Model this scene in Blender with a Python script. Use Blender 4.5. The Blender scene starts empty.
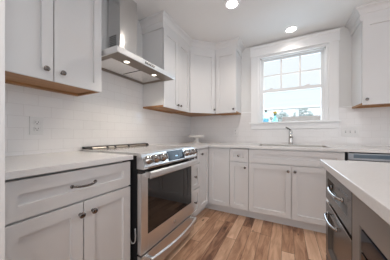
import bpy, bmesh, math, random
from mathutils import Vector, Matrix
R = math.radians
PI = math.pi
S = bpy.context.scene
C = S.collection

# ------------------------------------------------------------------ camera, world, lights, exposure
cam_d = bpy.data.cameras.new('camera')
cam = bpy.data.objects.new('camera', cam_d)
C.objects.link(cam)
cam.location = (1.562, -2.82, 1.051)
cam.rotation_euler = (R(90), 0, 0.48)
cam_d.sensor_width = 36
cam_d.lens = 36 * 173.86 / 390
cam_d.shift_y = 4.55 / 390
cam_d.clip_start = 0.02
S.camera = cam

S.view_settings.view_transform = 'Standard'
S.view_settings.look = 'None'
S.view_settings.gamma = 1
S.view_settings.use_curve_mapping = False
S.view_settings.exposure = 0.2

w = bpy.data.worlds.new('world')
S.world = w
w.use_nodes = True
bg = w.node_tree.nodes['Background']
bg.inputs[0].default_value = (0.90, 0.94, 0.98, 1)
bg.inputs[1].default_value = 1.0


def area(name, loc, rot, sx, sy, power, col):
    d = bpy.data.lights.new(name, 'AREA')
    d.shape = 'RECTANGLE'
    d.size, d.size_y = sx, sy
    d.energy = power
    d.color = col
    o = bpy.data.objects.new(name, d)
    o.location = loc
    o.rotation_euler = rot
    C.objects.link(o)
    return o


# daylight coming through the big openings behind and to the right of the camera
area('daylight_rear', (2.3, -5.95, 1.35), (R(90), 0, 0), 3.6, 1.9, 38, (0.97, 0.98, 1.0))
area('daylight_right', (5.15, -2.6, 1.35), (R(90), 0, R(90)), 3.0, 1.9, 8, (0.55, 0.78, 1.0))

area('daylight_sink_window', (1.62, 1.3, 1.6), (R(-97), 0, 0), 2.2, 1.6, 60, (0.66, 0.83, 1.0))
sun_d = bpy.data.lights.new('sun', 'SUN')
sun_d.energy = 2.1
sun_d.angle = R(2)
sun_d.color = (1.0, 0.97, 0.93)
sun = bpy.data.objects.new('sun', sun_d)
sun.rotation_euler = (R(40), 0, R(8))
C.objects.link(sun)

# ------------------------------------------------------------------ materials


def mat(name, col, rough=0.5, metal=0.0, spec=0.5, noise=0.0, nscale=40, emit=None, es=1.0, trans=0.0, ior=1.45, bump=0.0, bscale=200):
    m = bpy.data.materials.new(name)
    m.use_nodes = True
    nt = m.node_tree
    b = nt.nodes['Principled BSDF']
    b.inputs['Base Color'].default_value = (*col, 1)
    b.inputs['Roughness'].default_value = rough
    b.inputs['Metallic'].default_value = metal
    b.inputs['Specular IOR Level'].default_value = spec
    b.inputs['IOR'].default_value = ior
    b.inputs['Transmission Weight'].default_value = trans
    if emit:
        b.inputs['Emission Color'].default_value = (*emit, 1)
        b.inputs['Emission Strength'].default_value = es
    if noise or bump:
        tc = nt.nodes.new('ShaderNodeTexCoord')
        n = nt.nodes.new('ShaderNodeTexNoise')
        n.inputs['Scale'].default_value = nscale
        n.inputs['Detail'].default_value = 5
        nt.links.new(tc.outputs['Object'], n.inputs['Vector'])
        if noise:
            r = nt.nodes.new('ShaderNodeMapRange')
            r.inputs[1].default_value = 0.25
            r.inputs[2].default_value = 0.75
            r.inputs[3].default_value = 1 - noise
            r.inputs[4].default_value = 1 + noise
            nt.links.new(n.outputs['Fac'], r.inputs[0])
            mx = nt.nodes.new('ShaderNodeVectorMath')
            mx.operation = 'SCALE'
            mx.inputs[0].default_value = col
            nt.links.new(r.outputs[0], mx.inputs['Scale'])
            nt.links.new(mx.outputs[0], b.inputs['Base Color'])
        if bump:
            n2 = nt.nodes.new('ShaderNodeTexNoise')
            n2.inputs['Scale'].default_value = bscale
            nt.links.new(tc.outputs['Object'], n2.inputs['Vector'])
            bp = nt.nodes.new('ShaderNodeBump')
            bp.inputs['Strength'].default_value = bump
            bp.inputs['Distance'].default_value = 0.002
            nt.links.new(n2.outputs['Fac'], bp.inputs['Height'])
            nt.links.new(bp.outputs[0], b.inputs['Normal'])
    return m


def tile_mat(name, axis, k=1.0):
    m = mat(name, (0.8, 0.78, 0.77), 0.07, spec=0.55)
    nt = m.node_tree
    b = nt.nodes['Principled BSDF']
    tc = nt.nodes.new('ShaderNodeTexCoord')
    sp = nt.nodes.new('ShaderNodeSeparateXYZ')
    cb = nt.nodes.new('ShaderNodeCombineXYZ')
    nt.links.new(tc.outputs['Object'], sp.inputs[0])
    nt.links.new(sp.outputs[axis], cb.inputs[0])
    nt.links.new(sp.outputs['Z'], cb.inputs[1])
    br = nt.nodes.new('ShaderNodeTexBrick')
    br.offset = 0.5
    br.inputs['Scale'].default_value = 1
    br.inputs['Brick Width'].default_value = 0.1545
    br.inputs['Row Height'].default_value = 0.0783
    br.inputs['Mortar Size'].default_value = 0.0011
    br.inputs['Mortar Smooth'].default_value = 0.3
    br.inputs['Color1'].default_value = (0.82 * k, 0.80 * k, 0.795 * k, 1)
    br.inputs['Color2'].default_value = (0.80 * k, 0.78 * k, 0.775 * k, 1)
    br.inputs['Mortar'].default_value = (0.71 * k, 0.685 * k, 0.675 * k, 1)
    nt.links.new(cb.outputs[0], br.inputs['Vector'])
    nt.links.new(br.outputs['Color'], b.inputs['Base Color'])
    n = nt.nodes.new('ShaderNodeTexNoise')
    n.inputs['Scale'].default_value = 9
    nt.links.new(tc.outputs['Object'], n.inputs['Vector'])
    mx = nt.nodes.new('ShaderNodeMath')
    mx.operation = 'MULTIPLY_ADD'
    mx.inputs[1].default_value = -0.5
    nt.links.new(br.outputs['Fac'], mx.inputs[0])
    nt.links.new(n.outputs['Fac'], mx.inputs[2])
    bp = nt.nodes.new('ShaderNodeBump')
    bp.inputs['Strength'].default_value = 0.5
    bp.inputs['Distance'].default_value = 0.003
    nt.links.new(mx.outputs[0], bp.inputs['Height'])
    nt.links.new(bp.outputs[0], b.inputs['Normal'])
    return m


def floor_mat():
    m = mat('hickory_planks', (0.3, 0.17, 0.1), 0.34, spec=0.4)
    nt = m.node_tree
    L = nt.links.new
    N = nt.nodes.new
    b = nt.nodes['Principled BSDF']

    def math_(op, a=None, bb=None, v0=None, v1=None):
        n = N('ShaderNodeMath')
        n.operation = op
        if a is not None: L(a, n.inputs[0])
        if bb is not None: L(bb, n.inputs[1])
        if v0 is not None: n.inputs[0].default_value = v0
        if v1 is not None: n.inputs[1].default_value = v1
        return n.outputs[0]
    tc = N('ShaderNodeTexCoord')
    sp = N('ShaderNodeSeparateXYZ')
    L(tc.outputs['Object'], sp.inputs[0])
    X, Y = sp.outputs['X'], sp.outputs['Y']
    row = math_('DIVIDE', X, v1=0.102)
    ri = math_('FLOOR', row)
    wn = N('ShaderNodeTexWhiteNoise')
    wn.noise_dimensions = '1D'
    L(ri, wn.inputs['W'])
    yo = math_('ADD', math_('DIVIDE', Y, v1=1.05), math_('MULTIPLY', wn.outputs['Value'], v1=7.3))
    pi_ = math_('FLOOR', yo)
    cid = N('ShaderNodeCombineXYZ')
    L(ri, cid.inputs[0])
    L(pi_, cid.inputs[1])
    wn2 = N('ShaderNodeTexWhiteNoise')
    wn2.noise_dimensions = '2D'
    L(cid.outputs[0], wn2.inputs['Vector'])
    # grain coordinates, shifted per plank
    gv = N('ShaderNodeCombineXYZ')
    L(math_('ADD', math_('MULTIPLY', X, v1=9.5), math_('MULTIPLY', wn2.outputs['Value'], v1=40)), gv.inputs[0])
    L(math_('MULTIPLY', Y, v1=1.3), gv.inputs[1])
    L(math_('MULTIPLY', wn2.outputs['Value'], v1=13), gv.inputs[2])
    g = N('ShaderNodeTexNoise')
    g.inputs['Scale'].default_value = 2.2
    g.inputs['Detail'].default_value = 7
    g.inputs['Roughness'].default_value = 0.62
    g.inputs['Distortion'].default_value = 0.9
    L(gv.outputs[0], g.inputs['Vector'])
    k = math_('ADD', math_('MULTIPLY', wn2.outputs['Value'], v1=0.40), math_('MULTIPLY', g.outputs['Fac'], v1=0.80))
    cr = N('ShaderNodeValToRGB')
    e = cr.color_ramp.elements
    e[0].position = 0.30
    e[0].color = (0.11, 0.052, 0.031, 1)
    e[1].position = 0.88
    e[1].color = (0.85, 0.59, 0.42, 1)
    for p, c in ((0.42, (0.31, 0.155, 0.092, 1)), (0.55, (0.51, 0.29, 0.178, 1)), (0.70, (0.69, 0.435, 0.285, 1))):
        q = e.new(p)
        q.color = c
    L(k, cr.inputs[0])
    # knots
    kv = N('ShaderNodeCombineXYZ')
    L(math_('MULTIPLY', X, v1=6.5), kv.inputs[0])
    L(math_('MULTIPLY', Y, v1=2.4), kv.inputs[1])
    vo = N('ShaderNodeTexVoronoi')
    vo.inputs['Scale'].default_value = 1
    L(kv.outputs[0], vo.inputs['Vector'])
    kr = N('ShaderNodeMapRange')
    kr.inputs[1].default_value = 0.02
    kr.inputs[2].default_value = 0.085
    L(vo.outputs['Distance'], kr.inputs[0])
    mk = N('ShaderNodeMix')
    mk.data_type = 'RGBA'
    L(kr.outputs[0], mk.inputs[0])
    mk.inputs[6].default_value = (0.06, 0.03, 0.018, 1)
    L(cr.outputs[0], mk.inputs[7])
    # seams
    fx = math_('ABSOLUTE', math_('SUBTRACT', math_('FRACT', row), v1=0.5))
    fy = math_('ABSOLUTE', math_('SUBTRACT', math_('FRACT', yo), v1=0.5))
    sx = math_('GREATER_THAN', fx, v1=0.484)
    sy = math_('GREATER_THAN', fy, v1=0.498)
    sm = math_('MAXIMUM', sx, sy)
    ms = N('ShaderNodeMix')
    ms.data_type = 'RGBA'
    L(math_('MULTIPLY', sm, v1=0.75), ms.inputs[0])
    L(mk.outputs[2], ms.inputs[6])
    ms.inputs[7].default_value = (0.05, 0.024, 0.014, 1)
    L(ms.outputs[2], b.inputs['Base Color'])
    bp = N('ShaderNodeBump')
    bp.inputs['Strength'].default_value = 0.25
    bp.inputs['Distance'].default_value = 0.002
    L(math_('SUBTRACT', g.outputs['Fac'], sm), bp.inputs['Height'])
    L(bp.outputs[0], b.inputs['Normal'])
    return m


def wood_mat(name, c0, c1):
    m = mat(name, c0, 0.5)
    nt = m.node_tree
    b = nt.nodes['Principled BSDF']
    tc = nt.nodes.new('ShaderNodeTexCoord')
    mp = nt.nodes.new('ShaderNodeMapping')
    mp.inputs['Scale'].default_value = (3, 60, 60)
    n = nt.nodes.new('ShaderNodeTexNoise')
    n.inputs['Scale'].default_value = 1.0
    n.inputs['Detail'].default_value = 5
    cr = nt.nodes.new('ShaderNodeValToRGB')
    cr.color_ramp.elements[0].position = 0.3
    cr.color_ramp.elements[1].position = 0.7
    cr.color_ramp.elements[0].color = (*c0, 1)
    cr.color_ramp.elements[1].color = (*c1, 1)
    nt.links.new(tc.outputs['Object'], mp.inputs[0])
    nt.links.new(mp.outputs[0], n.inputs['Vector'])
    nt.links.new(n.outputs['Fac'], cr.inputs[0])
    nt.links.new(cr.outputs[0], b.inputs['Base Color'])
    return m


def brushed(name, col, rough, sc=(400, 4, 4)):
    m = mat(name, col, rough, 1.0)
    nt = m.node_tree
    b = nt.nodes['Principled BSDF']
    tc = nt.nodes.new('ShaderNodeTexCoord')
    mp = nt.nodes.new('ShaderNodeMapping')
    mp.inputs['Scale'].default_value = sc
    n = nt.nodes.new('ShaderNodeTexNoise')
    n.inputs['Scale'].default_value = 1
    r = nt.nodes.new('ShaderNodeMapRange')
    r.inputs[3].default_value = rough * 0.8
    r.inputs[4].default_value = rough * 1.25
    nt.links.new(tc.outputs['Object'], mp.inputs[0])
    nt.links.new(mp.outputs[0], n.inputs['Vector'])
    nt.links.new(n.outputs['Fac'], r.inputs[0])
    nt.links.new(r.outputs[0], b.inputs['Roughness'])
    return m


def thin_glass(name, tint=(0.97, 0.99, 1.0), refl=0.06):
    m = bpy.data.materials.new(name)
    m.use_nodes = True
    nt = m.node_tree
    nt.nodes.clear()
    o = nt.nodes.new('ShaderNodeOutputMaterial')
    t = nt.nodes.new('ShaderNodeBsdfTransparent')
    t.inputs[0].default_value = (*tint, 1)
    g = nt.nodes.new('ShaderNodeBsdfGlossy')
    g.inputs['Roughness'].default_value = 0.02
    mx = nt.nodes.new('ShaderNodeMixShader')
    mx.inputs[0].default_value = refl
    nt.links.new(t.outputs[0], mx.inputs[1])
    nt.links.new(g.outputs[0], mx.inputs[2])
    nt.links.new(mx.outputs[0], o.inputs[0])
    return m


M = dict(
    cab=mat('white_cabinet_paint', (0.74, 0.73, 0.73), 0.36, noise=0.01, nscale=3),
    trim=mat('white_trim_paint', (0.90, 0.90, 0.905), 0.35, noise=0.01, nscale=3),
    wall=mat('pale_grey_wall_paint', (0.78, 0.77, 0.76), 0.7, noise=0.015, nscale=6),
    ceil=mat('ceiling_paint', (0.86, 0.85, 0.845), 0.85, noise=0.01, nscale=4),
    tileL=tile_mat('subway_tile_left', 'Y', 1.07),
    tileB=tile_mat('subway_tile_back', 'X'),
    floor=floor_mat(),
    quartz=mat('white_quartz', (0.80, 0.785, 0.775), 0.22, noise=0.035, nscale=180),
    oak=wood_mat('raw_oak', (0.33, 0.16, 0.07), (0.48, 0.26, 0.12)),
    knob=mat('polished_nickel', (0.22, 0.20, 0.19), 0.18, 1.0, noise=0.03),
    nickel=mat('brushed_nickel_bright', (0.66, 0.64, 0.62), 0.22, 1.0, noise=0.03),
    steel=brushed('stainless_steel', (0.76, 0.76, 0.76), 0.30),
    steelV=brushed('stainless_steel_vertical', (0.70, 0.69, 0.68), 0.2, (260, 260, 2)),
    steeld=brushed('stainless_steel_dull', (0.50, 0.47, 0.44), 0.4),
    kmetal=mat('range_knob_metal', (0.42, 0.40, 0.39), 0.2, 1.0, noise=0.03),
        dwsteel=brushed('dark_stainless_panel', (0.30, 0.32, 0.35), 0.3),
    rim=brushed('hood_rim_steel', (0.30, 0.25, 0.21), 0.4),
    filt=mat('hood_filter_mesh', (0.90, 0.87, 0.84), 0.26, 0.85, noise=0.12, nscale=300),
    black=mat('black_enamel', (0.02, 0.02, 0.022), 0.35, noise=0.1),
    glassblk=mat('black_glass', (0.012, 0.011, 0.011), 0.04, spec=0.7, noise=0.05),
    mwglass=mat('dark_brown_glass', (0.012, 0.008, 0.007), 0.10, spec=0.25, noise=0.05),
    cook=mat('cooktop_surface', (0.62, 0.60, 0.58), 0.10, 0.7, spec=0.9, noise=0.05),
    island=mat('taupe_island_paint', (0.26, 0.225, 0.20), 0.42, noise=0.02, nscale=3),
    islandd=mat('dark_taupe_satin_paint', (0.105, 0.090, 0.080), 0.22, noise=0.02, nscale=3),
    white=mat('white_plastic', (0.80, 0.79, 0.78), 0.3, noise=0.01),
    dark=mat('dark_slot', (0.03, 0.03, 0.03), 0.6, noise=0.1),
    rubber=mat('pale_grey_cable', (0.36, 0.36, 0.36), 0.5, noise=0.03),
    ceramic=mat('white_ceramic', (0.80, 0.77, 0.74), 0.2, noise=0.01),
    lens=mat('light_lens', (0.9, 0.9, 0.9), 0.4, noise=0.01, emit=(1.0, 0.95, 0.88), es=9),
    hlens=mat('hood_lamp_lens', (0.9, 0.9, 0.9), 0.4, noise=0.01, emit=(1.0, 0.90, 0.74), es=5),
    screen=mat('display_screen', (0.012, 0.018, 0.03), 0.08, spec=0.2, noise=0.05),
    digits=mat('display_digits', (0.4, 0.6, 0.8), 0.4, noise=0.02, emit=(0.45, 0.72, 1.0), es=0.6),
    bluefilm=mat('blue_display_strip', (0.10, 0.15, 0.20), 0.15, noise=0.05),
    pane=thin_glass('window_pane_glass'),
    blueg=mat('blue_bottle_glass', (0.32, 0.76, 0.92), 0.05, trans=0.6, ior=1.15, noise=0.03),
    clearg=mat('pale_blue_glass', (0.58, 0.86, 0.94), 0.05, trans=0.65, ior=1.12, noise=0.03),
    yellow=mat('yellow_petals', (0.80, 0.55, 0.06), 0.6, noise=0.2, nscale=90),
    green=mat('leaf_green', (0.10, 0.22, 0.07), 0.6, noise=0.2),
    extwhite=mat('white_porch_paint', (0.74, 0.79, 0.85), 0.6, noise=0.01),
    fence=mat('weathered_fence_wood', (0.22, 0.17, 0.15), 0.8, noise=0.2, nscale=20),
    leaf=mat('tree_foliage', (0.34, 0.45, 0.46), 0.8, noise=0.35, nscale=4),
    bark=mat('tree_bark', (0.36, 0.33, 0.32), 0.9, noise=0.2),
    ground=mat('lawn', (0.20, 0.26, 0.12), 0.9, noise=0.3, nscale=3),
)

_b = M['steelV'].node_tree.nodes['Principled BSDF']
_b.inputs['Anisotropic'].default_value = 0.85
_b.inputs['Anisotropic Rotation'].default_value = 0.25

# ------------------------------------------------------------------ helpers


def bx(bm, x0, x1, y0, y1, z0, z1, bev=0.0):
    x0, x1 = min(x0, x1), max(x0, x1)
    y0, y1 = min(y0, y1), max(y0, y1)
    z0, z1 = min(z0, z1), max(z0, z1)
    vs = [bm.verts.new(p) for p in ((x0, y0, z0), (x1, y0, z0), (x1, y1, z0), (x0, y1, z0),
                                    (x0, y0, z1), (x1, y0, z1), (x1, y1, z1), (x0, y1, z1))]
    fs = [bm.faces.new([vs[i] for i in q]) for q in ((3, 2, 1, 0), (4, 5, 6, 7), (0, 1, 5, 4), (1, 2, 6, 5), (2, 3, 7, 6), (3, 0, 4, 7))]
    if bev:
        es = list({e for f in fs for e in f.edges})
        bmesh.ops.bevel(bm, geom=es, offset=bev, segments=2, affect='EDGES', profile=0.6)
    return fs


def prism(bm, pts, z0, z1):
    """polygon in xy (counter-clockwise) pulled up in z"""
    a = [bm.verts.new((x, y, z0)) for x, y in pts]
    b = [bm.verts.new((x, y, z1)) for x, y in pts]
    bm.faces.new(list(reversed(a)))
    bm.faces.new(b)
    n = len(pts)
    for i in range(n):
        j = (i + 1) % n
        bm.faces.new([a[i], a[j], b[j], b[i]])


def prism_x(bm, pts, x0, x1):
    """polygon in yz pulled along x"""
    a = [bm.verts.new((x0, y, z)) for y, z in pts]
    b = [bm.verts.new((x1, y, z)) for y, z in pts]
    fa = bm.faces.new(a)
    fb = bm.faces.new(list(reversed(b)))
    n = len(pts)
    fs = [fa, fb]
    for i in range(n):
        j = (i + 1) % n
        fs.append(bm.faces.new([a[j], a[i], b[i], b[j]]))
    bmesh.ops.recalc_face_normals(bm, faces=fs)


def lathe(bm, prof, mtx=None, seg=24, cap=True):
    """prof: list of (r, z) spun about z, then moved by mtx"""
    mtx = mtx or Matrix()
    rings = []
    for r, z in prof:
        rings.append([bm.verts.new(mtx @ Vector((r * math.cos(2 * PI * i / seg), r * math.sin(2 * PI * i / seg), z))) for i in range(seg)])
    fs = []
    for a, b in zip(rings, rings[1:]):
        for i in range(seg):
            j = (i + 1) % seg
            fs.append(bm.faces.new([a[i], a[j], b[j], b[i]]))
    for f in fs: f.smooth = True
    if cap:
        fs.append(bm.faces.new(list(reversed(rings[0]))))
        fs.append(bm.faces.new(rings[-1]))
    bmesh.ops.recalc_face_normals(bm, faces=fs)


def tube(bm, pts, r, seg=10):
    pts = [Vector(p) for p in pts]
    rs = r if isinstance(r, (list, tuple)) else [r] * len(pts)
    rings = []
    up = None
    for i, p in enumerate(pts):
        t = (pts[min(i + 1, len(pts) - 1)] - pts[max(i - 1, 0)]).normalized()
        if up is None:
            up = Vector((0, 0, 1)) if abs(t.z) < 0.9 else Vector((1, 0, 0))
        s = t.cross(up).normalized()
        up = s.cross(t).normalized()
        rings.append([bm.verts.new(p + rs[i] * (math.cos(2 * PI * k / seg) * s + math.sin(2 * PI * k / seg) * up)) for k in range(seg)])
    fs = []
    for a, b in zip(rings, rings[1:]):
        for i in range(seg):
            j = (i + 1) % seg
            f = bm.faces.new([a[i], a[j], b[j], b[i]])
            f.smooth = True
            fs.append(f)
    fs.append(bm.faces.new(list(reversed(rings[0]))))
    fs.append(bm.faces.new(rings[-1]))
    bmesh.ops.recalc_face_normals(bm, faces=fs)


def sweep(bm, path, prof):
    """mitred moulding: path in xy, outward is to the right of travel; prof: closed list of (out, z)"""
    P = [Vector((x, y, 0)) for x, y in path]
    rings = []
    for i, p in enumerate(P):
        ns = []
        if i > 0: ns.append((P[i] - P[i - 1]).normalized())
        if i < len(P) - 1: ns.append((P[i + 1] - P[i]).normalized())
        ns = [Vector((t.y, -t.x, 0)) for t in ns]
        n = sum(ns, Vector()).normalized()
        k = 1 / max(0.3, n.dot(ns[0]))
        rings.append([bm.verts.new(p + n * (o * k) + Vector((0, 0, z))) for o, z in prof])
    fs = []
    m = len(prof)
    for a, b in zip(rings, rings[1:]):
        for i in range(m):
            j = (i + 1) % m
            fs.append(bm.faces.new([a[i], b[i], b[j], a[j]]))
    fs.append(bm.faces.new(rings[0]))
    fs.append(bm.faces.new(list(reversed(rings[-1]))))
    bmesh.ops.recalc_face_normals(bm, faces=fs)


def obj(name, bm, m, parent=None, label=None, kind=None):
    me = bpy.data.meshes.new(name)
    bm.to_mesh(me)
    bm.free()
    me.materials.append(m)
    o = bpy.data.objects.new(name, me)
    C.objects.link(o)
    if parent is not None: o.parent = parent
    if label: o['label'] = label
    if kind: o['kind'] = kind
    return o


def new(): return bmesh.new()


def boxo(name, m, parent, *a, bev=0.0, label=None):
    bm = new()
    bx(bm, *a, bev=bev)
    return obj(name, bm, m, parent, label)


def tag(o, label, cat, group=None):
    o['label'] = label
    o['category'] = cat
    if group: o['group'] = group
    return o


def thing(name, label, cat, loc=(0, 0, 0), rz=0.0, group=None):
    o = bpy.data.objects.new(name, None)
    o.empty_display_size = 0.05
    C.objects.link(o)
    o.location = loc
    o.rotation_euler = (0, 0, rz)
    return tag(o, label, cat, group)


def struct(name, bm, m, parent=None, label=None):
    o = obj(name, bm, m, parent, label)
    if parent is None: o['kind'] = 'structure'
    return o


def shaker_bm(x0, x1, z0, z1, yf, t=0.02, st=0.056, dep=0.013, sl=0.002):
    """shaker front facing -y: outer slab with a recessed flat panel"""
    bm = new()
    yb = yf + t
    c = 0.0015
    o = [(x0, z0), (x1, z0), (x1, z1), (x0, z1)]
    f = [(x0 + c, z0 + c), (x1 - c, z0 + c), (x1 - c, z1 - c), (x0 + c, z1 - c)]
    i = [(x0 + st, z0 + st), (x1 - st, z0 + st), (x1 - st, z1 - st), (x0 + st, z1 - st)]
    s2 = st + sl
    p = [(x0 + s2, z0 + s2), (x1 - s2, z0 + s2), (x1 - s2, z1 - s2), (x0 + s2, z1 - s2)]
    rings = []
    for q, y in ((o, yb), (o, yf + c), (f, yf), (i, yf), (p, yf + dep)):
        rings.append([bm.verts.new((x, y, z)) for x, z in q])
    for a, b in zip(rings, rings[1:]):
        for k in range(4):
            j = (k + 1) % 4
            bm.faces.new([a[k], a[j], b[j], b[k]])
    bm.faces.new(rings[-1])
    bm.faces.new(list(reversed(rings[0])))
    bmesh.ops.recalc_face_normals(bm, faces=bm.faces)
    return bm


OUT = Matrix.Rotation(R(90), 4, 'X')       # lathe z axis -> -y


def knob_bm(x, y, z):
    bm = new()
    m = Matrix.Translation((x, y, z)) @ OUT
    lathe(bm, [(0.008, 0), (0.0065, 0.004), (0.0055, 0.013), (0.0135, 0.018), (0.0155, 0.023), (0.013, 0.028), (0.006, 0.030)], m, 16)
    return bm


def pull_bm(x0, x1, y, z, arch=0.03, r=0.0055, sag=0.0):
    bm = new()
    n = 12
    pts = [(x0, y, z), (x0 + 0.004, y - arch * 0.55, z)]
    for k in range(1, n):
        u = k / n
        pts.append((x0 + 0.01 + (x1 - x0 - 0.02) * u, y - arch * (0.8 + 0.25 * math.sin(PI * u)), z - sag * math.sin(PI * u)))
    pts += [(x1 - 0.004, y - arch * 0.55, z), (x1, y, z)]
    tube(bm, pts, r, 10)
    for x in (x0, x1):
        lathe(bm, [(0.009, 0), (0.009, 0.004), (0.006, 0.007)], Matrix.Translation((x, y, z)) @ OUT, 12)
    return bm


def front(root, kind, x0, x1, z0, z1, yf, m, knobs=(), pull=None, st=0.056, dep=0.013, hm=None, sl=0.002):
    d = obj(kind, shaker_bm(x0, x1, z0, z1, yf, t=0.015, st=st, dep=dep, sl=sl), m, root)
    for kx, kz in knobs:
        obj('knob', knob_bm(kx, yf, kz), hm or M['knob'], d)
    if pull:
        obj('handle', pull_bm(pull[0], pull[1], yf, pull[2], **(pull[3] if len(pull) > 3 else {})), hm or M['knob'], d)
    return d


def base_cab(label, loc, rz, wid, fronts, m, depth=0.615, name='base_cabinet', h=0.882, group=None, **kw):
    """local frame: x along the run, back at y=0, front at y=-depth"""
    t = thing(name, label, 'cabinet', loc, rz, group)
    bm = new()
    bx(bm, 0.001, wid - 0.001, -depth, -0.002, 0.105, min(h, 0.858))
    if h > 0.87: bx(bm, 0.001, wid - 0.001, -depth + 0.06, -0.002, 0.858, h)
    obj('carcass', bm, m, t)
    boxo('toe_kick', m, t, 0.001, wid - 0.001, -depth + 0.075, -depth + 0.09, 0.0, 0.105)
    for f in fronts: front(t, *f[:5], -depth - 0.02, m, **f[5], **kw)
    return t


def upper_cab(label, loc, rz, wid, doors, depth=0.31, z0=1.37, z1=2.275, group=None):
    t = thing('wall_cabinet', label, 'cabinet', loc, rz, group)
    boxo('carcass', M['cab'], t, 0.0005, wid - 0.0005, -depth, -0.001, z0 + 0.022, z1 + 0.04)
    bm = new()
    e = 0.0005
    bx(bm, e, wid - e, -depth, -0.001, z0 + 0.016, z0 + 0.0218)
    bx(bm, e, wid - e, -depth, -depth + 0.018, z0 + 0.002, z0 + 0.016)
    bx(bm, e, wid - e, -0.045, -0.001, z0 + 0.002, z0 + 0.016)
    bx(bm, e, 0.016, -depth + 0.018, -0.045, z0 + 0.002, z0 + 0.016)
    bx(bm, wid - 0.016, wid - e, -depth + 0.018, -0.045, z0 + 0.002, z0 + 0.016)
    obj('underside', bm, M['oak'], t, 'unpainted tan wood underside')
    for d in doors: front(t, 'door', d[0], d[1], z0, z1, -depth - 0.02, M['cab'], knobs=d[2])
    return t


# ------------------------------------------------------------------ room shell
CZ = 2.42
WX0, WX1, WZ0, WZ1 = 1.187, 2.065, 1.235, 2.245      # window opening
RX, RY = 5.0, -5.8
bm = new(); bx(bm, -0.15, RX + 0.15, RY - 0.15, 0.2, -0.1, 0.0)
struct('floor', bm, M['floor'])
bm = new(); bx(bm, -0.15, RX + 0.15, RY - 0.15, 0.2, CZ, CZ + 0.12)
struct('ceiling', bm, M['ceil'])
bm = new(); bx(bm, -0.15, 0, RY - 0.15, 0.2, 0, CZ)
struct('wall_left', bm, M['wall'])
bm = new()
bx(bm, 0, WX0, 0, 0.2, 0, CZ)
bx(bm, WX1, RX + 0.15, 0, 0.2, 0, CZ)
bx(bm, WX0, WX1, 0, 0.2, 0, WZ0 - 0.03)
bx(bm, WX0, WX1, 0, 0.2, WZ1, CZ)
struct('wall_back', bm, M['wall'])
bm = new()
bx(bm, RX, RX + 0.15, RY - 0.15, -4.2, 0, CZ)
bx(bm, RX, RX + 0.15, -1.0, 0, 0, CZ)
bx(bm, RX, RX + 0.15, -4.2, -1.0, 0, 0.35)
bx(bm, RX, RX + 0.15, -4.2, -1.0, 2.32, CZ)
struct('wall_right', bm, M['wall'])
bm = new()
bx(bm, 0, 0.4, RY - 0.15, RY, 0, CZ)
bx(bm, 4.2, RX, RY - 0.15, RY, 0, CZ)
bx(bm, 0.4, 4.2, RY - 0.15, RY, 0, 0.35)
bx(bm, 0.4, 4.2, RY - 0.15, RY, 2.32, CZ)
struct('wall_front', bm, M['wall'])

# tile backsplashes
TT = 1.405
bm = new()
bx(bm, 0, 0.008, -2.60, -0.0005, 0.912, TT - 0.012)
bx(bm, 0, 0.008, -1.978, -1.222, TT - 0.012, 1.66)
o = struct('trim_1', bm, M['tileL'], label='white glossy subway tile backsplash on the left wall')
bm = new()
bx(bm, 0.008, 1.086, -0.008, 0, 0.912, TT - 0.012)
bx(bm, 2.164, 3.6, -0.008, 0, 0.912, TT - 0.012)
bx(bm, 1.086, 2.164, -0.008, 0, 0.912, 1.132)
struct('trim_2', bm, M['tileB'], label='white glossy subway tile backsplash under the window')
bm = new()
bx(bm, 0.94, 1.084, -0.012, 0, TT - 0.012, TT, bev=0.003)
bx(bm, 2.166, 2.30, -0.012, 0, TT - 0.012, TT, bev=0.003)
struct('trim_3', bm, M['trim'], label='narrow white cap strip along the top of the tiles')

# crown mouldings over the wall cabinets
UD = 0.31
CR = [(-0.004, 2.275), (0.014, 2.275), (0.014, 2.345), (0.022, 2.350), (0.026, 2.362), (0.034, 2.378), (0.046, 2.392), (0.060, 2.400), (0.064, 2.408), (0.064, 2.4195), (-0.004, 2.4195)]
Ya, Yb = -1.22, -1.979
F = UD + 0.02
bm = new()
sweep(bm, [(0.001, Ya), (UD, Ya), (UD, -0.61), (0.61, -UD), (0.93, -UD), (0.93, -0.001)], CR)
struct('trim_4', bm, M['cab'], label='white crown moulding over the corner wall cabinets')
bm = new()
sweep(bm, [(2.292, -0.001), (2.292, -UD), (3.22, -UD)], CR)
struct('trim_5', bm, M['cab'], label='white crown moulding over the cabinet right of the window')
bm = new()
sweep(bm, [(UD, -2.60), (UD, Yb), (0.001, Yb)], CR)
struct('trim_6', bm, M['cab'], label='white crown moulding over the cabinet left of the hood')

# ------------------------------------------------------------------ window over the sink
win = bpy.data.objects.new('window_1', None)
C.objects.link(win)
win['kind'] = 'structure'
bm = new()
bx(bm, 1.086, WX0 + 0.004, -0.022, 0.0, WZ0, WZ1 + 0.004, bev=0.002)
bx(bm, WX1 - 0.004, 2.164, -0.022, 0.0, WZ0, WZ1 + 0.004, bev=0.002)
obj('window_casing', bm, M['trim'], win)
bm = new()
prism_x(bm, [(0, 2.245), (-0.030, 2.245), (-0.030, 2.256), (-0.024, 2.258), (-0.024, 2.355), (-0.034, 2.365), (-0.044, 2.372), (-0.044, 2.388), (0, 2.388)], 1.078, 2.172)
obj('window_head', bm, M['trim'], win)
bm = new()
bx(bm, 1.066, 2.184, -0.055, 0.0, WZ0 - 0.022, WZ0, bev=0.004)
bx(bm, WX0 + 0.001, WX1 - 0.001, 0.0, 0.052, WZ0 - 0.022, WZ0)
obj('window_sill', bm, M['trim'], win)
bm = new()
bx(bm, 1.086, 2.164, -0.022, 0, 1.134, WZ0 - 0.022, bev=0.002)
obj('window_apron', bm, M['trim'], win)
bm = new()
j = 0.03
bx(bm, WX0, WX0 + j, 0.0, 0.2, WZ0, WZ1)
bx(bm, WX1 - j, WX1, 0.0, 0.2, WZ0, WZ1)
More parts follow.
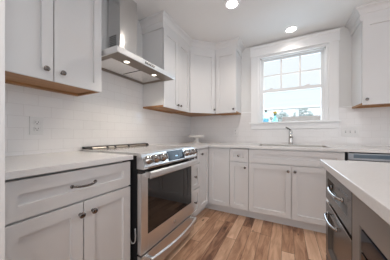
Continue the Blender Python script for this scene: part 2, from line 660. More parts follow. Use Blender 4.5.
bx(bm, WX0 + j, WX1 - j, 0.0, 0.2, WZ1 - j, WZ1)
bx(bm, WX0 + j, WX1 - j, 0.09, 0.2, WZ0 - 0.03, WZ0 - 0.005)
for x in (WX0 + j, WX1 - j - 0.012):
    bx(bm, x, x + 0.012, 0.035, 0.05, WZ0, WZ1 - j)
bx(bm, WX0 + j, WX1 - j, 0.035, 0.05, WZ1 - j - 0.012, WZ1 - j)
obj('window_frame', bm, M['trim'], win)


def sash(name, y0, y1, z0, z1, bot, top, cols):
    x0, x1 = WX0 + j, WX1 - j
    st = 0.045
    bm = new()
    bx(bm, x0, x0 + st, y0, y1, z0, z1, bev=0.002)
    bx(bm, x1 - st, x1, y0, y1, z0, z1, bev=0.002)
    bx(bm, x0 + st, x1 - st, y0, y1, z0, z0 + bot)
    bx(bm, x0 + st, x1 - st, y0, y1, z1 - top, z1)
    s = obj(name, bm, M['trim'], win)
    ym = (y0 + y1) / 2
    boxo('window_pane', M['pane'], s, x0 + st, x1 - st, ym - 0.002, ym + 0.002, z0 + bot, z1 - top)
    if cols:
        bm = new()
        gx0, gx1, gz0, gz1 = x0 + st, x1 - st, z0 + bot, z1 - top
        for k in (1, 2):
            x = gx0 + (gx1 - gx0) * k / 3
            bx(bm, x - 0.012, x + 0.012, y0 + 0.008, y1 - 0.008, gz0, gz1)
        zm = (gz0 + gz1) / 2
        bx(bm, gx0, gx1, y0 + 0.009, y1 - 0.009, zm - 0.012, zm + 0.012)
        obj('muntins', bm, M['trim'], s)
    return s


sash('upper_sash', 0.092, 0.124, 1.70, WZ1 - j, 0.035, 0.035, True)
low = sash('lower_sash', 0.054, 0.088, WZ0 - 0.022, 1.735, 0.032, 0.045, False)
bm = new()
for x in (1.36, 1.83):
    bx(bm, x - 0.03, x + 0.03, 0.056, 0.086, 1.735, 1.747, bev=0.002)
    bx(bm, x - 0.01, x + 0.035, 0.05, 0.066, 1.747, 1.756, bev=0.002)
obj('sash_lock', bm, M['trim'], low)

# ------------------------------------------------------------------ base cabinets
QL = R(90)      # local -y turns to world +x: cabinets on the left wall
b1w = 0.616
base_cab('white base cabinet left of the stainless range, one wide drawer over two doors', (0, Yb - b1w, 0), QL, b1w, [
    ('drawer', 0.003, b1w - 0.003, 0.713, 0.871, dict(pull=(0.252, 0.368, 0.795, dict(arch=0.028, sag=0.004)))),
    ('door', 0.003, 0.3055, 0.118, 0.703, dict(knobs=[(0.289, 0.645)])),
    ('door', 0.3105, b1w - 0.003, 0.118, 0.703, dict(knobs=[(0.353, 0.643)])),
], M['cab'])
b2w = 0.27
base_cab('narrow white drawer cabinet squeezed between the range and the corner cabinet', (0, -1.188, 0), QL, b2w, [
    ('drawer', 0.003, b2w - 0.003, 0.713, 0.871, dict(knobs=[(b2w / 2, 0.79)], st=0.04)),
    ('drawer', 0.003, b2w - 0.003, 0.42, 0.703, dict(knobs=[(b2w / 2, 0.565)], st=0.045)),
    ('drawer', 0.003, b2w - 0.003, 0.118, 0.411, dict(knobs=[(b2w / 2, 0.27)], st=0.045)),
], M['cab'])
# L-shaped corner cabinet
t = thing('corner_cabinet', 'white corner base cabinet with two tall doors meeting at a right angle', 'cabinet')
bm = new()
d = 0.615
ye, xe = -0.917, 0.924
prism(bm, [(0.002, -0.002), (0.002, ye), (d, ye), (d, -d), (xe, -d), (xe, -0.002)], 0.105, 0.882)
obj('carcass', bm, M['cab'], t)
bm = new()
k = d - 0.075
prism(bm, [(k - 0.015, -k + 0.015), (k - 0.015, ye), (k, ye), (k, -k), (xe, -k), (xe, -k + 0.015)], 0, 0.105)
obj('toe_kick', bm, M['cab'], t)
dl = bpy.data.objects.new('door', None)
bmd = shaker_bm(ye + 0.003, -d - 0.024, 0.118, 0.868, -d - 0.02)
bmesh.ops.transform(bmd, matrix=Matrix.Rotation(R(90), 4, 'Z'), verts=bmd.verts)
bpy.data.objects.remove(dl)
dl = obj('door', bmd, M['cab'], t)
bmk = knob_bm(ye + 0.04, -d - 0.02, 0.81)
bmesh.ops.transform(bmk, matrix=Matrix.Rotation(R(90), 4, 'Z'), verts=bmk.verts)
obj('knob', bmk, M['knob'], dl)
obj('door', shaker_bm(d + 0.024, xe - 0.003, 0.118, 0.868, -d - 0.02), M['cab'], t)

b4w = 0.237
base_cab('narrow white base cabinet left of the sink, small drawer above a single door', (0.924, 0, 0), 0, b4w, [
    ('drawer', 0.003, b4w - 0.003, 0.713, 0.871, dict(knobs=[(b4w / 2, 0.79)], st=0.05)),
    ('door', 0.003, b4w - 0.003, 0.118, 0.703, dict(knobs=[(b4w - 0.04, 0.645)])),
], M['cab'])
b5w = 0.918
sk = base_cab('wide white sink base cabinet with a blank drawer front and two doors', (1.161, 0, 0), 0, b5w, [
    ('drawer_front', 0.003, b5w - 0.003, 0.713, 0.871, {}),
    ('door', 0.003, b5w / 2 - 0.003, 0.118, 0.703, dict(knobs=[(b5w / 2 - 0.032, 0.645)])),
    ('door', b5w / 2 + 0.003, b5w - 0.003, 0.118, 0.703, dict(knobs=[(b5w / 2 + 0.032, 0.645)])),
], M['cab'], h=0.70)
# sink rails so the bowl hangs free inside the cabinet
bm = new()
bx(bm, 0.001, 0.018, -0.615, -0.002, 0.70, 0.882)
bx(bm, b5w - 0.018, b5w - 0.001, -0.615, -0.002, 0.70, 0.882)
bx(bm, 0.018, b5w - 0.018, -0.615, -0.595, 0.70, 0.882)
obj('sink_rail', bm, M['cab'], sk)

# dishwasher
t = thing('dishwasher', 'stainless dishwasher under the counter right of the sink, mostly hidden by the island', 'dishwasher', (2.082, 0, 0))
boxo('body', M['black'], t, 0.004, 0.60, -0.60, -0.01, 0.02, 0.876, label='black body edge')
boxo('door', M['steel'], t, 0.018, 0.598, -0.632, -0.602, 0.12, 0.80, bev=0.003)
cp = boxo('control_panel', M['dwsteel'], t, 0.018, 0.598, -0.636, -0.602, 0.806, 0.872, bev=0.003)
boxo('display', M['bluefilm'], cp, 0.06, 0.50, -0.6372, -0.636, 0.826, 0.862, label='dark bluish control strip')
boxo('toe_kick', M['black'], t, 0.018, 0.598, -0.56, -0.545, 0.0, 0.115)
bm = new()
tube(bm, [(0.06, -0.632, 0.78), (0.06, -0.672, 0.78), (0.54, -0.672, 0.78), (0.54, -0.632, 0.78)], 0.009)
obj('handle', bm, M['nickel'], t)
base_cab('white base cabinet at the far right end beyond the dishwasher', (2.69, 0, 0), 0, 0.5, [
    ('drawer', 0.003, 0.497, 0.713, 0.871, dict(knobs=[(0.25, 0.79)])),
    ('door', 0.003, 0.497, 0.118, 0.703, dict(knobs=[(0.04, 0.645)])),
], M['cab'])

# ------------------------------------------------------------------ countertops
ZT, ZB = 0.914, 0.884
FD = 0.655
bm = new()
bx(bm, 0.0085, FD, -2.597, Yb + 0.004, ZB, ZT, bev=0.003)
tag(obj('countertop', bm, M['quartz']), 'short white quartz countertop left of the range', 'countertop')
SX0, SX1, SY0, SY1 = 1.25, 1.99, -0.545, -0.135
bm = new()
a0 = 0.009
prism(bm, [(a0, -a0), (a0, -1.186), (FD, -1.186), (FD, -FD), (SX0, -FD), (SX0, -a0)], ZB, ZT)
bx(bm, SX1, 3.2, -FD, -a0, ZB, ZT)
bx(bm, SX0, SX1, -FD, SY0, ZB, ZT)
bx(bm, SX0, SX1, SY1, -a0, ZB, ZT)
tag(obj('countertop', bm, M['quartz']), 'long L-shaped white quartz countertop running under the window', 'countertop')

# sink
t = thing('kitchen_sink', 'stainless undermount sink set in the countertop below the window', 'sink', (1.62, -0.34, ZB))
bm = new()
hw, hd, dp = (SX1 - SX0) / 2, (SY1 - SY0) / 2, 0.165
e = 0.004
bx(bm, -hw + e, hw - e, -hd + e, hd - e, -dp, -dp + 0.004)
bx(bm, -hw + e, -hw + e + 0.004, -hd + e, hd - e, -dp, 0.026)
bx(bm, hw - e - 0.004, hw - e, -hd + e, hd - e, -dp, 0.026)
bx(bm, -hw + e, hw - e, -hd + e, -hd + e + 0.004, -dp, 0.026)
bx(bm, -hw + e, hw - e, hd - e - 0.004, hd - e, -dp, 0.026)
obj('bowl', bm, M['steeld'], t)
bm = new()
lathe(bm, [(0.045, -dp + 0.004), (0.045, -dp + 0.008), (0.03, -dp + 0.006)], None, 20)
obj('drain', bm, M['nickel'], t)

# faucet
t = thing('faucet', 'brushed nickel pull-out faucet with a top lever behind the sink', 'faucet', (1.625, -0.085, ZT))
bm = new()
lathe(bm, [(0.031, 0), (0.031, 0.008), (0.026, 0.013), (0.0245, 0.04), (0.0235, 0.13), (0.0245, 0.165), (0.022, 0.185), (0.012, 0.195)], None, 24)
obj('body', bm, M['nickel'], t)
bm = new()
tube(bm, [(0, 0, 0.12), (0, -0.05, 0.150), (0, -0.10, 0.166), (0, -0.15, 0.160), (0, -0.185, 0.142)], [0.018, 0.018, 0.0175, 0.018, 0.0185], 14)
sp = obj('spout', bm, M['nickel'], t)
bm = new()
tube(bm, [(0, -0.183, 0.144), (0, -0.205, 0.122), (0, -0.214, 0.100)], [0.020, 0.021, 0.019], 14)
obj('spray_head', bm, M['nickel'], sp)
bm = new()
tube(bm, [(0, 0.0, 0.185), (-0.006, 0.004, 0.203), (-0.03, 0.012, 0.222), (-0.06, 0.02, 0.240)], [0.012, 0.010, 0.0085, 0.007], 12)
obj('lever', bm, M['knob'], t)

# ------------------------------------------------------------------ wall cabinets
u1w = 0.612
upper_cab('large white wall cabinet with two doors in the left foreground, left of the hood', (0, Yb - u1w, 0), QL, u1w,
          [(0.002, 0.3025, [(0.263, 1.430)]), (0.3075, u1w - 0.002, [(0.347, 1.430)])])
u2w = 0.609
upper_cab('white two-door wall cabinet on the left wall just right of the hood', (0, Ya, 0), QL, u2w,
          [(0.002, 0.303, [(0.27, 1.425)]), (0.306, u2w - 0.006, [(0.339, 1.425)])])
# diagonal corner wall cabinet
t = thing('corner_wall_cabinet', 'white corner wall cabinet with one diagonal door', 'cabinet')
g = 0.0008
pts = [(0.001, -0.001), (0.001, -0.61 + g), (UD, -0.61 + g), (0.61 - g, -UD), (0.61 - g, -0.001)]
bm = new(); prism(bm, pts, 1.392, 2.315)
obj('carcass', bm, M['cab'], t)
bm = new(); prism(bm, pts, 1.380, 1.3918)
prism(bm, [(UD - 0.02, -0.61 + g), (UD, -0.61 + g), (0.61 - g, -UD), (0.61 - g, -UD + 0.02), (0.60, -UD + 0.02), (UD - 0.02, -0.60)], 1.372, 1.380)
obj('underside', bm, M['oak'], t, 'unpainted tan wood underside')
L45 = math.hypot(0.61 - UD, 0.61 - UD)
MD = Matrix.Translation((UD, -0.61, 0)) @ Matrix.Rotation(R(45), 4, 'Z')
bmd = shaker_bm(0.014, L45 - 0.014, 1.37, 2.275, -0.021)
bmesh.ops.transform(bmd, matrix=MD, verts=bmd.verts)
dd = obj('door', bmd, M['cab'], t)
bmk = knob_bm(L45 - 0.035, -0.021, 1.425)
bmesh.ops.transform(bmk, matrix=MD, verts=bmk.verts)
obj('knob', bmk, M['knob'], dd)
u4w = 0.319
upper_cab('narrow white wall cabinet between the corner cabinet and the window', (0.611, 0, 0), 0, u4w,
          [(0.006, u4w - 0.002, [(u4w - 0.034, 1.42)])])
upper_cab('white wall cabinet right of the window, cut off by the right edge', (2.292, 0, 0), 0, 0.92,
          [(0.006, 0.458, [(0.036, 1.425)]), (0.461, 0.916, [(0.88, 1.425)])])

# tall panel at the left edge
bm = new(); bx(bm, 0.001, 0.752, -2.645, -2.603, 0, 2.418, bev=0.002)
tag(obj('tall_end_panel', bm, M['trim']), 'tall white end panel running floor to ceiling at the far left edge', 'panel')

# ------------------------------------------------------------------ range
YR0, YR1 = -1.950, -1.190
W = YR1 - YR0
t = thing('kitchen_range', 'stainless slide-in range with black glass oven door below the hood', 'range', (0, (YR0 + YR1) / 2, 0), QL)
H = W / 2
boxo('body', M['black'], t, -H + 0.003, H - 0.003, -0.66, -0.02, 0.05, 0.905, label='black enamel body sides')
for sx in (-H + 0.05, H - 0.05):
    for sy in (-0.60, -0.08):
        bm = new()
        lathe(bm, [(0.018, 0), (0.018, 0.05)], Matrix.Translation((sx, sy, 0)), 12)
        obj('levelling_foot', bm, M['black'], t)
ck = boxo('cooktop', M['cook'], t, -H + 0.012, H - 0.012, -0.655, -0.075, 0.918, 0.9235, bev=0.001)
bm = new()
bx(bm, -H, H, -0.675, -0.655, 0.905, 0.924, bev=0.002)
bx(bm, -H, -H + 0.0115, -0.655, -0.02, 0.905, 0.924, bev=0.002)
bx(bm, H - 0.0115, H, -0.655, -0.02, 0.905, 0.924, bev=0.002)
bx(bm, -H + 0.0115, H - 0.0115, -0.655, -0.02, 0.905, 0.9175)
obj('cooktop_frame', bm, M['steel'], t)
# burner rings printed in the glass
for cx, cy, rr in ((-0.2, -0.5, 0.095), (0.2, -0.5, 0.115), (-0.2, -0.22, 0.075), (0.2, -0.22, 0.085), (0, -0.24, 0.06)):
    bm = new()
    lathe(bm, [(rr - 0.003, 0.9236), (rr, 0.9239), (rr + 0.003, 0.9236)], Matrix.Translation((cx, cy, 0)), 36, cap=False)
    obj('burner_ring', bm, M['steeld'], ck)
# rear vent trim with slots
bm = new()
prism_x(bm, [(-0.02, 0.9245), (-0.078, 0.9245), (-0.078, 0.927), (-0.062, 0.944), (-0.02, 0.947)], -H + 0.004, H - 0.004)
rv = obj('rear_vent', bm, M['black'], t)
for x0, x1 in ((-H + 0.06, -0.19), (-0.165, -0.105), (-0.08, 0.06), (0.085, H - 0.05)):
    bm = new()
    prism_x(bm, [(-0.0785, 0.9245), (-0.0810, 0.9265), (-0.0690, 0.9400), (-0.0665, 0.9395)], x0, x1)
    obj('vent_trim', bm, M['steeld'], rv, 'steel strip along the black vent')
# sloped control panel
bm = new()
prism_x(bm, [(-0.66, 0.905), (-0.676, 0.922), (-0.700, 0.917), (-0.730, 0.830), (-0.722, 0.815), (-0.66, 0.815)], -H, H)
cp = obj('control_panel', bm, M['steel'], t)
slope = math.atan2(0.030, 0.087)
MP = Matrix.Translation((0, -0.7155, 0.8735)) @ Matrix.Rotation(-slope, 4, 'X')     # local -y = panel normal, z up the slope


def on_panel(bm):
    bmesh.ops.transform(bm, matrix=MP, verts=bm.verts)
    return bm


bm = new(); bx(bm, -0.100, 0.140, -0.004, 0.002, -0.040, 0.043, bev=0.001)
sc = obj('display_panel', on_panel(bm), M['screen'], cp, 'black glass display')
bm = new(); bx(bm, 0.0, 0.035, -0.0046, -0.0042, -0.012, -0.002)
obj('clock_digits', on_panel(bm), M['digits'], sc)
for kx in (-0.325, -0.245, -0.165, 0.195, 0.265, 0.335):
    bm = new()
    lathe(bm, [(0.031, 0), (0.031, 0.006), (0.025, 0.009), (0.0235, 0.036), (0.021, 0.040), (0.010, 0.041)], Matrix.Translation((kx, 0, 0)) @ OUT, 24)
    kn = obj('control_knob', on_panel(bm), M['kmetal'], cp)
    bm = new(); bx(bm, kx - 0.005, kx + 0.005, -0.050, -0.040, -0.021, 0.021, bev=0.002)
    obj('grip', on_panel(bm), M['knob'], kn)
# oven door
DF = -0.702
bm = new()
dz0, dz1 = 0.232, 0.784
gx0, gx1, gz0, gz1 = -0.315, 0.325, 0.350, 0.745
bx(bm, -H, gx0, DF, -0.664, dz0, dz1, bev=0.004)
bx(bm, gx1, H, DF, -0.664, dz0, dz1, bev=0.004)
bx(bm, gx0, gx1, DF, -0.664, dz0, gz0)
bx(bm, gx0, gx1, DF, -0.664, gz1, dz1)
od = obj('oven_door', bm, M['steel'], t)
boxo('top_trim', M['glassblk'], od, -H + 0.002, H - 0.002, DF - 0.001, -0.664, 0.7845, 0.812, label='black strip across the top of the door')
boxo('door_glass', M['glassblk'], od, gx0, gx1, DF + 0.002, -0.668, gz0, gz1)


def bow_handle(z, x0, x1, sagz, out, r, parent):
    bm = new()
    pts = []
    n = 18
    for k in range(n + 1):
        u = k / n
        s = math.sin(PI * u)
        pts.append((x0 + (x1 - x0) * u, DF - 0.045 - out * s, z - sagz * s))
    # flat bow bar
    prev = None
    for p in pts:
        q = [bm.verts.new((p[0], p[1] + a, p[2] + b)) for a, b in ((0, -r), (-0.010, -r * 0.6), (-0.010, r * 0.6), (0, r), (0.008, r * 0.6), (0.008, -r * 0.6))]
        if prev:
            for i in range(6):
                f = bm.faces.new([prev[i], prev[(i + 1) % 6], q[(i + 1) % 6], q[i]])
        else:
            bm.faces.new(q)
        prev = q
    bm.faces.new(list(reversed(prev)))
    for x in (x0 + 0.012, x1 - 0.012):
        bx(bm, x - 0.012, x + 0.012, DF - 0.045, DF, z - r * 0.8, z + r * 0.8, bev=0.002)
    bmesh.ops.recalc_face_normals(bm, faces=bm.faces)
    return obj('handle', bm, M['steel'], parent)


bow_handle(0.774, -H + 0.035, H - 0.035, -0.004, 0.018, 0.026, od)
bm = new()
lathe(bm, [(0.016, 0), (0.016, 0.002), (0.012, 0.003)], Matrix.Translation((0.02, DF, 0.292)) @ OUT, 24)
bg_ = obj('badge', bm, M['nickel'], od, 'small round metal emblem')
bm = new()
lathe(bm, [(0.0075, 0), (0.0075, 0.0036), (0.004, 0.0038)], Matrix.Translation((0.02, DF, 0.292)) @ OUT, 20)
obj('emblem', bm, M['steeld'], bg_)
bm = new()
bx(bm, -H, H, DF, -0.664, 0.055, 0.220, bev=0.004)
dr = obj('storage_drawer', bm, M['steel'], t)
bow_handle(0.186, -H + 0.045, H - 0.045, 0.014, 0.018, 0.021, dr)
# power cord hanging in the gap
bm = new()
tube(bm, [(0.668, -1.9715, 0.42), (0.672, -1.9715, 0.37), (0.668, -1.9715, 0.335), (0.655, -1.9715, 0.318), (0.640, -1.9715, 0.312), (0.62, -1.9715, 0.33), (0.60, -1.9715, 0.40)], 0.0045)
tag(obj('power_cord', bm, M['rubber']), 'pale cord looping down in the dark gap left of the range', 'cord')

# ------------------------------------------------------------------ range hood
HY0, HY1 = -1.972, -1.228
hc = -1.594
t = thing('range_hood', 'stainless chimney range hood hanging over the range', 'range hood', (0, hc, 1.655), QL)
hw = (HY1 - HY0) / 2
HD = 0.485
bm = new()
z1 = 0.042
bx(bm, -hw, hw, -HD, -HD + 0.012, 0.0, z1, bev=0.002)
bx(bm, -hw, -hw + 0.012, -HD + 0.012, -0.009, 0.0, z1)
bx(bm, hw - 0.012, hw, -HD + 0.012, -0.009, 0.0, z1)
bx(bm, -hw + 0.012, hw - 0.012, -0.021, -0.009, 0.0, z1)
# sloped top
a = [(-hw, -HD), (hw, -HD), (hw, -0.009), (-hw, -0.009)]
b = [(-0.105, -0.185), (0.105, -0.185), (0.105, -0.009), (-0.105, -0.009)]
va = [bm.verts.new((x, y, z1)) for x, y in a]
vb = [bm.verts.new((x, y, z1 + 0.02)) for x, y in b]
for i in range(4):
    bm.faces.new([va[i], va[(i + 1) % 4], vb[(i + 1) % 4], vb[i]])
can = obj('canopy', bm, M['steel'], t)
bm = new()
# underside rim
bx(bm, -hw + 0.012, hw - 0.012, -HD + 0.012, -HD + 0.145, 0.004, 0.008)
bx(bm, -hw + 0.012, hw - 0.012, -0.075, -0.021, 0.004, 0.008)
bx(bm, -hw + 0.012, -hw + 0.06, -HD + 0.145, -0.075, 0.004, 0.008)
bx(bm, hw - 0.06, hw - 0.012, -HD + 0.145, -0.075, 0.004, 0.008)
obj('rim', bm, M['rim'], can, 'duller tan-grey steel rim around the filters')
boxo('grease_tray', M['dark'], can, -hw + 0.06, hw - 0.06, -HD + 0.145, -0.075, 0.02, 0.024)
for s in (-1, 1):
    bm = new()
    x0, x1 = sorted((s * 0.008, s * (hw - 0.068)))
    bx(bm, x0, x1, -HD + 0.152, -0.088, 0.006, 0.012, bev=0.001)
    obj('grease_filter', bm, M['filt'], t)
for lx, ly in ((-0.201, -0.385), (0.154, -0.372)):
    bm = new()
    lathe(bm, [(0.030, 0.004), (0.030, 0.0015), (0.022, 0.0005), (0.021, 0.003)], Matrix.Translation((lx, ly, 0)), 24, cap=False)
    lr = obj('hood_lamp', bm, M['nickel'], t)
    bm = new()
    lathe(bm, [(0.021, 0.0035), (0.021, 0.002), (0.01, 0.0012)], Matrix.Translation((lx, ly, 0)), 24)
    obj('lamp_lens', bm, M['hlens'], lr)
    ld = bpy.data.lights.new('hood_light', 'SPOT')
    ld.energy = 6
    ld.color = (1.0, 0.88, 0.72)
    ld.spot_size = R(120)
    ld.spot_blend = 0.8
    ld.shadow_soft_size = 0.025
    lo = bpy.data.objects.new('hood_light', ld)
    lo.location = (lx, ly, -0.004)
    lo.parent = t
    C.objects.link(lo)
bm = new(); bx(bm, -0.09, 0.03, -HD - 0.0012, -HD + 0.001, 0.012, 0.030)
bs = obj('button_strip', bm, M['black'], can)
bm = new()
for k in range(5):
    bx(bm, -0.082 + k * 0.022, -0.082 + k * 0.022 + 0.014, -HD - 0.0022, -HD - 0.001, 0.016, 0.026, bev=0.0005)
obj('button', bm, M['nickel'], bs)
bm = new()
bx(bm, -0.105, 0.105, -0.185, -0.009, 0.050, CZ - 0.001 - 1.655, bev=0.002)
ch = obj('chimney', bm, M['steelV'], t)
bm = new()
for k in range(7):
    z = 0.235 + k * 0.017
    bx(bm, -0.1058, -0.1045, -0.135, -0.035, z, z + 0.010)
obj('vent_slot', bm, M['dark'], ch)

# ------------------------------------------------------------------ island
QI = R(-90)
IX = 1.775
i1 = 0.418
hm = M['kmetal']
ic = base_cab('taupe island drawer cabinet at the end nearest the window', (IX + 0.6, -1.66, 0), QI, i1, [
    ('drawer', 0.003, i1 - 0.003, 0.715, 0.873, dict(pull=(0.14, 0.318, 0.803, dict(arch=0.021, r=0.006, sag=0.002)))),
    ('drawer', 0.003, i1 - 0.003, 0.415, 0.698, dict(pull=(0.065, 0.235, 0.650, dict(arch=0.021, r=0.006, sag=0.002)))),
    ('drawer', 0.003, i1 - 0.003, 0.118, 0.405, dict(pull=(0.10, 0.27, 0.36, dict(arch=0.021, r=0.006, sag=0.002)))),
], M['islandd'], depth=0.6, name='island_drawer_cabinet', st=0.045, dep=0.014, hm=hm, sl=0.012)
for c_ in ic.children:
    if c_.name.startswith('drawer') and c_.data.vertices[0].co.z > 0.4 and c_.data.vertices[0].co.z < 0.5:
        bm = new(); bx(bm, 0.004, i1 - 0.004, -0.6205, -0.604, 0.698, 0.702)
        obj('edge_strip', bm, M['nickel'], c_, 'bright metal strip along the top edge')
t = thing('island_oven_cabinet', 'taupe island cabinet holding a dark appliance at the right edge', 'cabinet', (IX + 0.6, -2.080, 0), QI)
i2 = 0.76
bm = new()
bx(bm, 0.001, i2, -0.62, -0.002, 0.785, 0.882)
bx(bm, 0.001, 0.062, -0.62, -0.002, 0.105, 0.785)
bx(bm, i2 - 0.06, i2, -0.62, -0.002, 0.105, 0.785)
bx(bm, 0.062, i2 - 0.06, -0.62, -0.002, 0.105, 0.33)
obj('carcass', bm, M['island'], t)
boxo('toe_kick', M['island'], t, 0.001, i2, -0.525, -0.51, 0, 0.105)
t = thing('built_in_microwave', 'black glass appliance recessed in the island side', 'microwave', (IX + 0.6, -2.080, 0), QI)
bm = new()
X0, X1, Z0, Z1 = 0.066, i2 - 0.064, 0.334, 0.781
bx(bm, X0, X1, -0.60, -0.05, Z0, Z1)
obj('body', bm, M['black'], t)
bm = new()
bx(bm, X0 + 0.004, X1 - 0.004, -0.619, -0.60, Z0 + 0.004, Z1 - 0.07, bev=0.002)
md = obj('door', bm, M['mwglass'], t)
bm = new()
bx(bm, X0 + 0.004, X1 - 0.004, -0.619, -0.60, Z1 - 0.064, Z1 - 0.004, bev=0.002)
obj('control_strip', bm, M['screen'], t)

bm = new()
bx(bm, 1.731, 2.62, -3.25, -1.642, ZB, ZT, bev=0.003)
tag(obj('countertop', bm, M['quartz']), 'white quartz island top in the right foreground', 'countertop')
base_cab('taupe island cabinet at the near end of the island, below its white top', (IX + 0.6, -2.842, 0), QI, 0.36, [
    ('door', 0.003, 0.357, 0.118, 0.868, dict(knobs=[(0.32, 0.80)]))], M['island'], depth=0.6, name='island_cabinet')

# ------------------------------------------------------------------ small things on walls, counter and sill


def outlet(label, loc, rz, gang, kind):
    wd = 0.078 if gang == 1 else 0.046 * gang + 0.026
    t = thing('wall_outlet' if kind == 'o' else 'light_switch', label, 'outlet' if kind == 'o' else 'switch', loc, rz)
    hh = 0.0625 if kind == 'o' else 0.058
    bm = new(); bx(bm, -wd / 2, wd / 2, -0.006, 0, -hh, hh, bev=0.002)
    pl = obj('cover_plate', bm, M['white'], t)
    for k in range(gang):
        x = (k - (gang - 1) / 2) * 0.046
        if kind == 'o':
            for z in (-0.0225, 0.0225):
                bm = new(); bx(bm, x - 0.017, x + 0.017, -0.0085, -0.004, z - 0.015, z + 0.015, bev=0.004)
                s = obj('socket', bm, M['white'], t)
                bm = new()
                bx(bm, x - 0.008, x - 0.0055, -0.0089, -0.008, z - 0.002, z + 0.008)
                bx(bm, x + 0.0055, x + 0.008, -0.0089, -0.008, z - 0.002, z + 0.008)
                bx(bm, x - 0.003, x + 0.003, -0.0089, -0.008, z - 0.011, z - 0.006)
                obj('slot', bm, M['dark'], s)
        else:
            bm = new(); bx(bm, x - 0.0055, x + 0.0055, -0.0075, -0.004, -0.013, 0.013, bev=0.001)
            s = obj('switch_frame', bm, M['rubber'], t)
            bm = new(); bx(bm, x - 0.004, x + 0.004, -0.016, -0.006, 0.0, 0.010, bev=0.001)
            obj('toggle', bm, M['white'], s)
    return t


outlet('white duplex outlet on the tiles of the left wall', (0.0082, -2.25, 1.113), QL, 1, 'o')
outlet('faint white outlet on the back wall tiles left of the window', (0.845, -0.0082, 1.092), 0, 1, 'o')
outlet('white triple switch plate on the tiles right of the window', (2.276, -0.0082, 1.088), 0, 3, 's')

bm = new()
lathe(bm, [(0.075, 0), (0.077, 0.006), (0.060, 0.016), (0.036, 0.035), (0.030, 0.055), (0.036, 0.078), (0.060, 0.088),
           (0.118, 0.092), (0.127, 0.094), (0.128, 0.122), (0.124, 0.124), (0.121, 0.114), (0.001, 0.112)], None, 40)
o = obj('cake_stand', bm, M['ceramic'])
o.location = (0.285, -0.32, ZT)
tag(o, 'white ceramic pedestal cake stand on the counter in the corner', 'cake stand')

t = thing('glass_bottle', 'tall pale blue glass bottle with a dark stopper on the window sill', 'bottle', (1.302, -0.018, WZ0))
bm = new()
lathe(bm, [(0.034, 0), (0.037, 0.006), (0.037, 0.085), (0.030, 0.105), (0.013, 0.122), (0.012, 0.150), (0.015, 0.152)], None, 24)
obj('body', bm, M['clearg'], t)
bm = new()
lathe(bm, [(0.031, 0.006), (0.033, 0.010), (0.033, 0.055), (0.031, 0.056)], None, 24)
obj('contents', bm, M['blueg'], t, 'bright blue liquid')
bm = new()
lathe(bm, [(0.013, 0.152), (0.013, 0.163), (0.008, 0.170), (0.010, 0.182), (0.004, 0.186)], None, 16)
obj('stopper', bm, M['dark'], t)
t = thing('bud_vase', 'small blue glass vase holding a yellow flower on the window sill', 'vase', (1.425, -0.018, WZ0))
bm = new()
lathe(bm, [(0.030, 0), (0.034, 0.004), (0.036, 0.02), (0.028, 0.045), (0.014, 0.066), (0.011, 0.085), (0.015, 0.092)], None, 24)
obj('body', bm, M['blueg'], t)
bm = new()
tube(bm, [(0, 0, 0.02), (0.002, 0, 0.09), (-0.002, 0.002, 0.125)], 0.004, 8)
lathe(bm, [(0.004, 0.094), (0.010, 0.104), (0.016, 0.116), (0.006, 0.122)], None, 12)
obj('stem', bm, M['green'], t)
bm = new()
rnd = random.Random(3)
for k in range(14):
    a_ = 2 * PI * k / 14 + rnd.random() * 0.3
    m_ = Matrix.Translation((0, 0, 0.127)) @ Matrix.Rotation(a_, 4, 'Z') @ Matrix.Rotation(R(-20 - 30 * (k % 2)), 4, 'Y') @ Matrix.Translation((0.017, 0, 0)) @ Matrix.Diagonal((0.017, 0.009, 0.006, 1))
    bmesh.ops.create_icosphere(bm, subdivisions=1, radius=1, matrix=m_)
bmesh.ops.create_icosphere(bm, subdivisions=2, radius=0.011, matrix=Matrix.Translation((0, 0, 0.135)))
obj('flower', bm, M['yellow'], t)

# recessed ceiling lights; the last two are added out of view for extra light
for lab, lx, ly in (('round recessed ceiling light in the middle of the kitchen, cut by the top edge', 1.065, -1.025),
                    ('round recessed ceiling light in front of the window', 1.626, -0.235),
                    ('added round ceiling light above the island, out of view, for extra light', 2.35, -1.95),
                    ('added round fill light in the ceiling over the aisle, out of view, between the left counter and the island', 1.25, -2.75)):
    t = thing('ceiling_light', lab, 'ceiling light', (lx, ly, CZ), 0, 'recessed ceiling lights')
    bm = new()
    lathe(bm, [(0.082, -0.0005), (0.082, -0.004), (0.078, -0.007), (0.060, -0.006), (0.058, -0.001)], None, 32, cap=False)
    obj('trim_ring', bm, M['trim'], t)
    bm = new()
    lathe(bm, [(0.059, -0.001), (0.059, -0.0035), (0.03, -0.0045)], None, 32)
    obj('lens', bm, M['lens'], t)
    ld = bpy.data.lights.new('lamp', 'SPOT')
    ld.energy = 6 if ly > -0.5 else (3 if lx > 2 else (27 if ly > -2 else 13))
    ld.color = (1.0, 0.92, 0.84)
    ld.spot_size = R(150)
    ld.spot_blend = 0.7
    ld.shadow_soft_size = 0.05
    lo = bpy.data.objects.new('lamp', ld)
    lo.location = (0, 0, -0.012)
    lo.parent = t
    C.objects.link(lo)

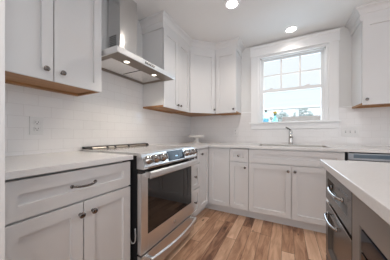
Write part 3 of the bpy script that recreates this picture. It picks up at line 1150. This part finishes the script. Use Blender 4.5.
# ------------------------------------------------------------------ outside the window
bm = new(); bx(bm, -14, 18, 0.25, 30, -0.7, -0.6)
o = struct('ground', bm, M['ground'])
t = thing('porch_roof', 'white porch beam with grooved boards outside the window', 'porch', (0, 5.0, 0))
bm = new()
bx(bm, -2.2, 5.0, 0.0, 0.25, 2.08, 2.42)
bx(bm, -2.2, 5.0, -0.006, 0.25, 2.42, 2.78)
bx(bm, -2.3, 5.1, -0.03, 3.2, 2.78, 2.92)
obj('beam', bm, M['extwhite'], t)
for px_ in (-1.9, 1.97, 4.6):
    bm = new(); bx(bm, px_ - 0.055, px_ + 0.055, 0.05, 0.17, -0.6, 2.08)
    obj('post', bm, M['extwhite'], t)
t = thing('wooden_fence', 'low weathered wooden fence outside beyond the sink window', 'fence', (0, 4.6, 0))
bm = new()
rnd = random.Random(7)
x = 1.45
while x < 5.0:
    bx(bm, x, x + 0.135, 0, 0.02, -0.6, 1.725 + rnd.uniform(-0.006, 0.006))
    x += 0.14
obj('boards', bm, M['fence'], t)
boxo('rail', M['fence'], t, 1.45, 5.0, 0.021, 0.06, 1.45, 1.54)


def tree(label, x, y, hgt, cr, seed):
    rnd = random.Random(seed)
    t = thing('tree', label, 'tree', (x, y, -0.6), 0, 'trees beyond the porch')
    bm = new()
    tube(bm, [(0, 0, 0), (0.05, 0, hgt * 0.4), (0, 0.05, hgt * 0.8)], [0.14, 0.11, 0.05], 8)
    for k in range(8):
        a_ = rnd.random() * 2 * PI
        z = hgt * rnd.uniform(0.3, 0.7)
        tube(bm, [(0.03, 0, z), (0.5 * cr * math.cos(a_), 0.5 * cr * math.sin(a_), z + 0.4), (cr * math.cos(a_), cr * math.sin(a_), z + 0.7)], [0.05, 0.035, 0.015], 6)
    obj('trunk', bm, M['bark'], t)
    bm = new()
    for k in range(420):
        th, ph = rnd.random() * 2 * PI, math.acos(rnd.uniform(-1, 1))
        rr = cr * rnd.random() ** 0.4
        p = Vector((rr * math.sin(ph) * math.cos(th), rr * math.sin(ph) * math.sin(th), hgt * 0.62 + hgt * 0.36 * rr / cr * math.cos(ph)))
        s = rnd.uniform(0.08, 0.19)
        m_ = Matrix.Translation(p) @ Matrix.Rotation(rnd.random() * 6, 4, 'Z') @ Matrix.Rotation(rnd.random() * 3, 4, 'X') @ Matrix.Diagonal((s, s * 0.7, s * 0.35, 1))
        bmesh.ops.create_icosphere(bm, subdivisions=1, radius=1, matrix=m_)
    obj('foliage', bm, M['leaf'], t)


labs = ('pale leafy tree beyond the porch, just right of the flower vase', 'pale leafy tree beyond the porch, second from the flower vase',
        'pale leafy tree beyond the porch, just right of the white post', 'pale leafy tree beyond the porch, next to the one by the right jamb',
        'pale leafy tree beyond the porch, nearest the right jamb')
for i, (x, y, h_, cr_) in enumerate(((1.1, 12.2, 3.6, 0.8), (2.75, 13.2, 3.9, 0.8), (4.4, 12.2, 3.7, 0.8), (6.2, 13.4, 3.9, 0.80), (7.9, 12.2, 3.7, 0.80))):
    tree(labs[i], x, y, h_, cr_, 11 + i)
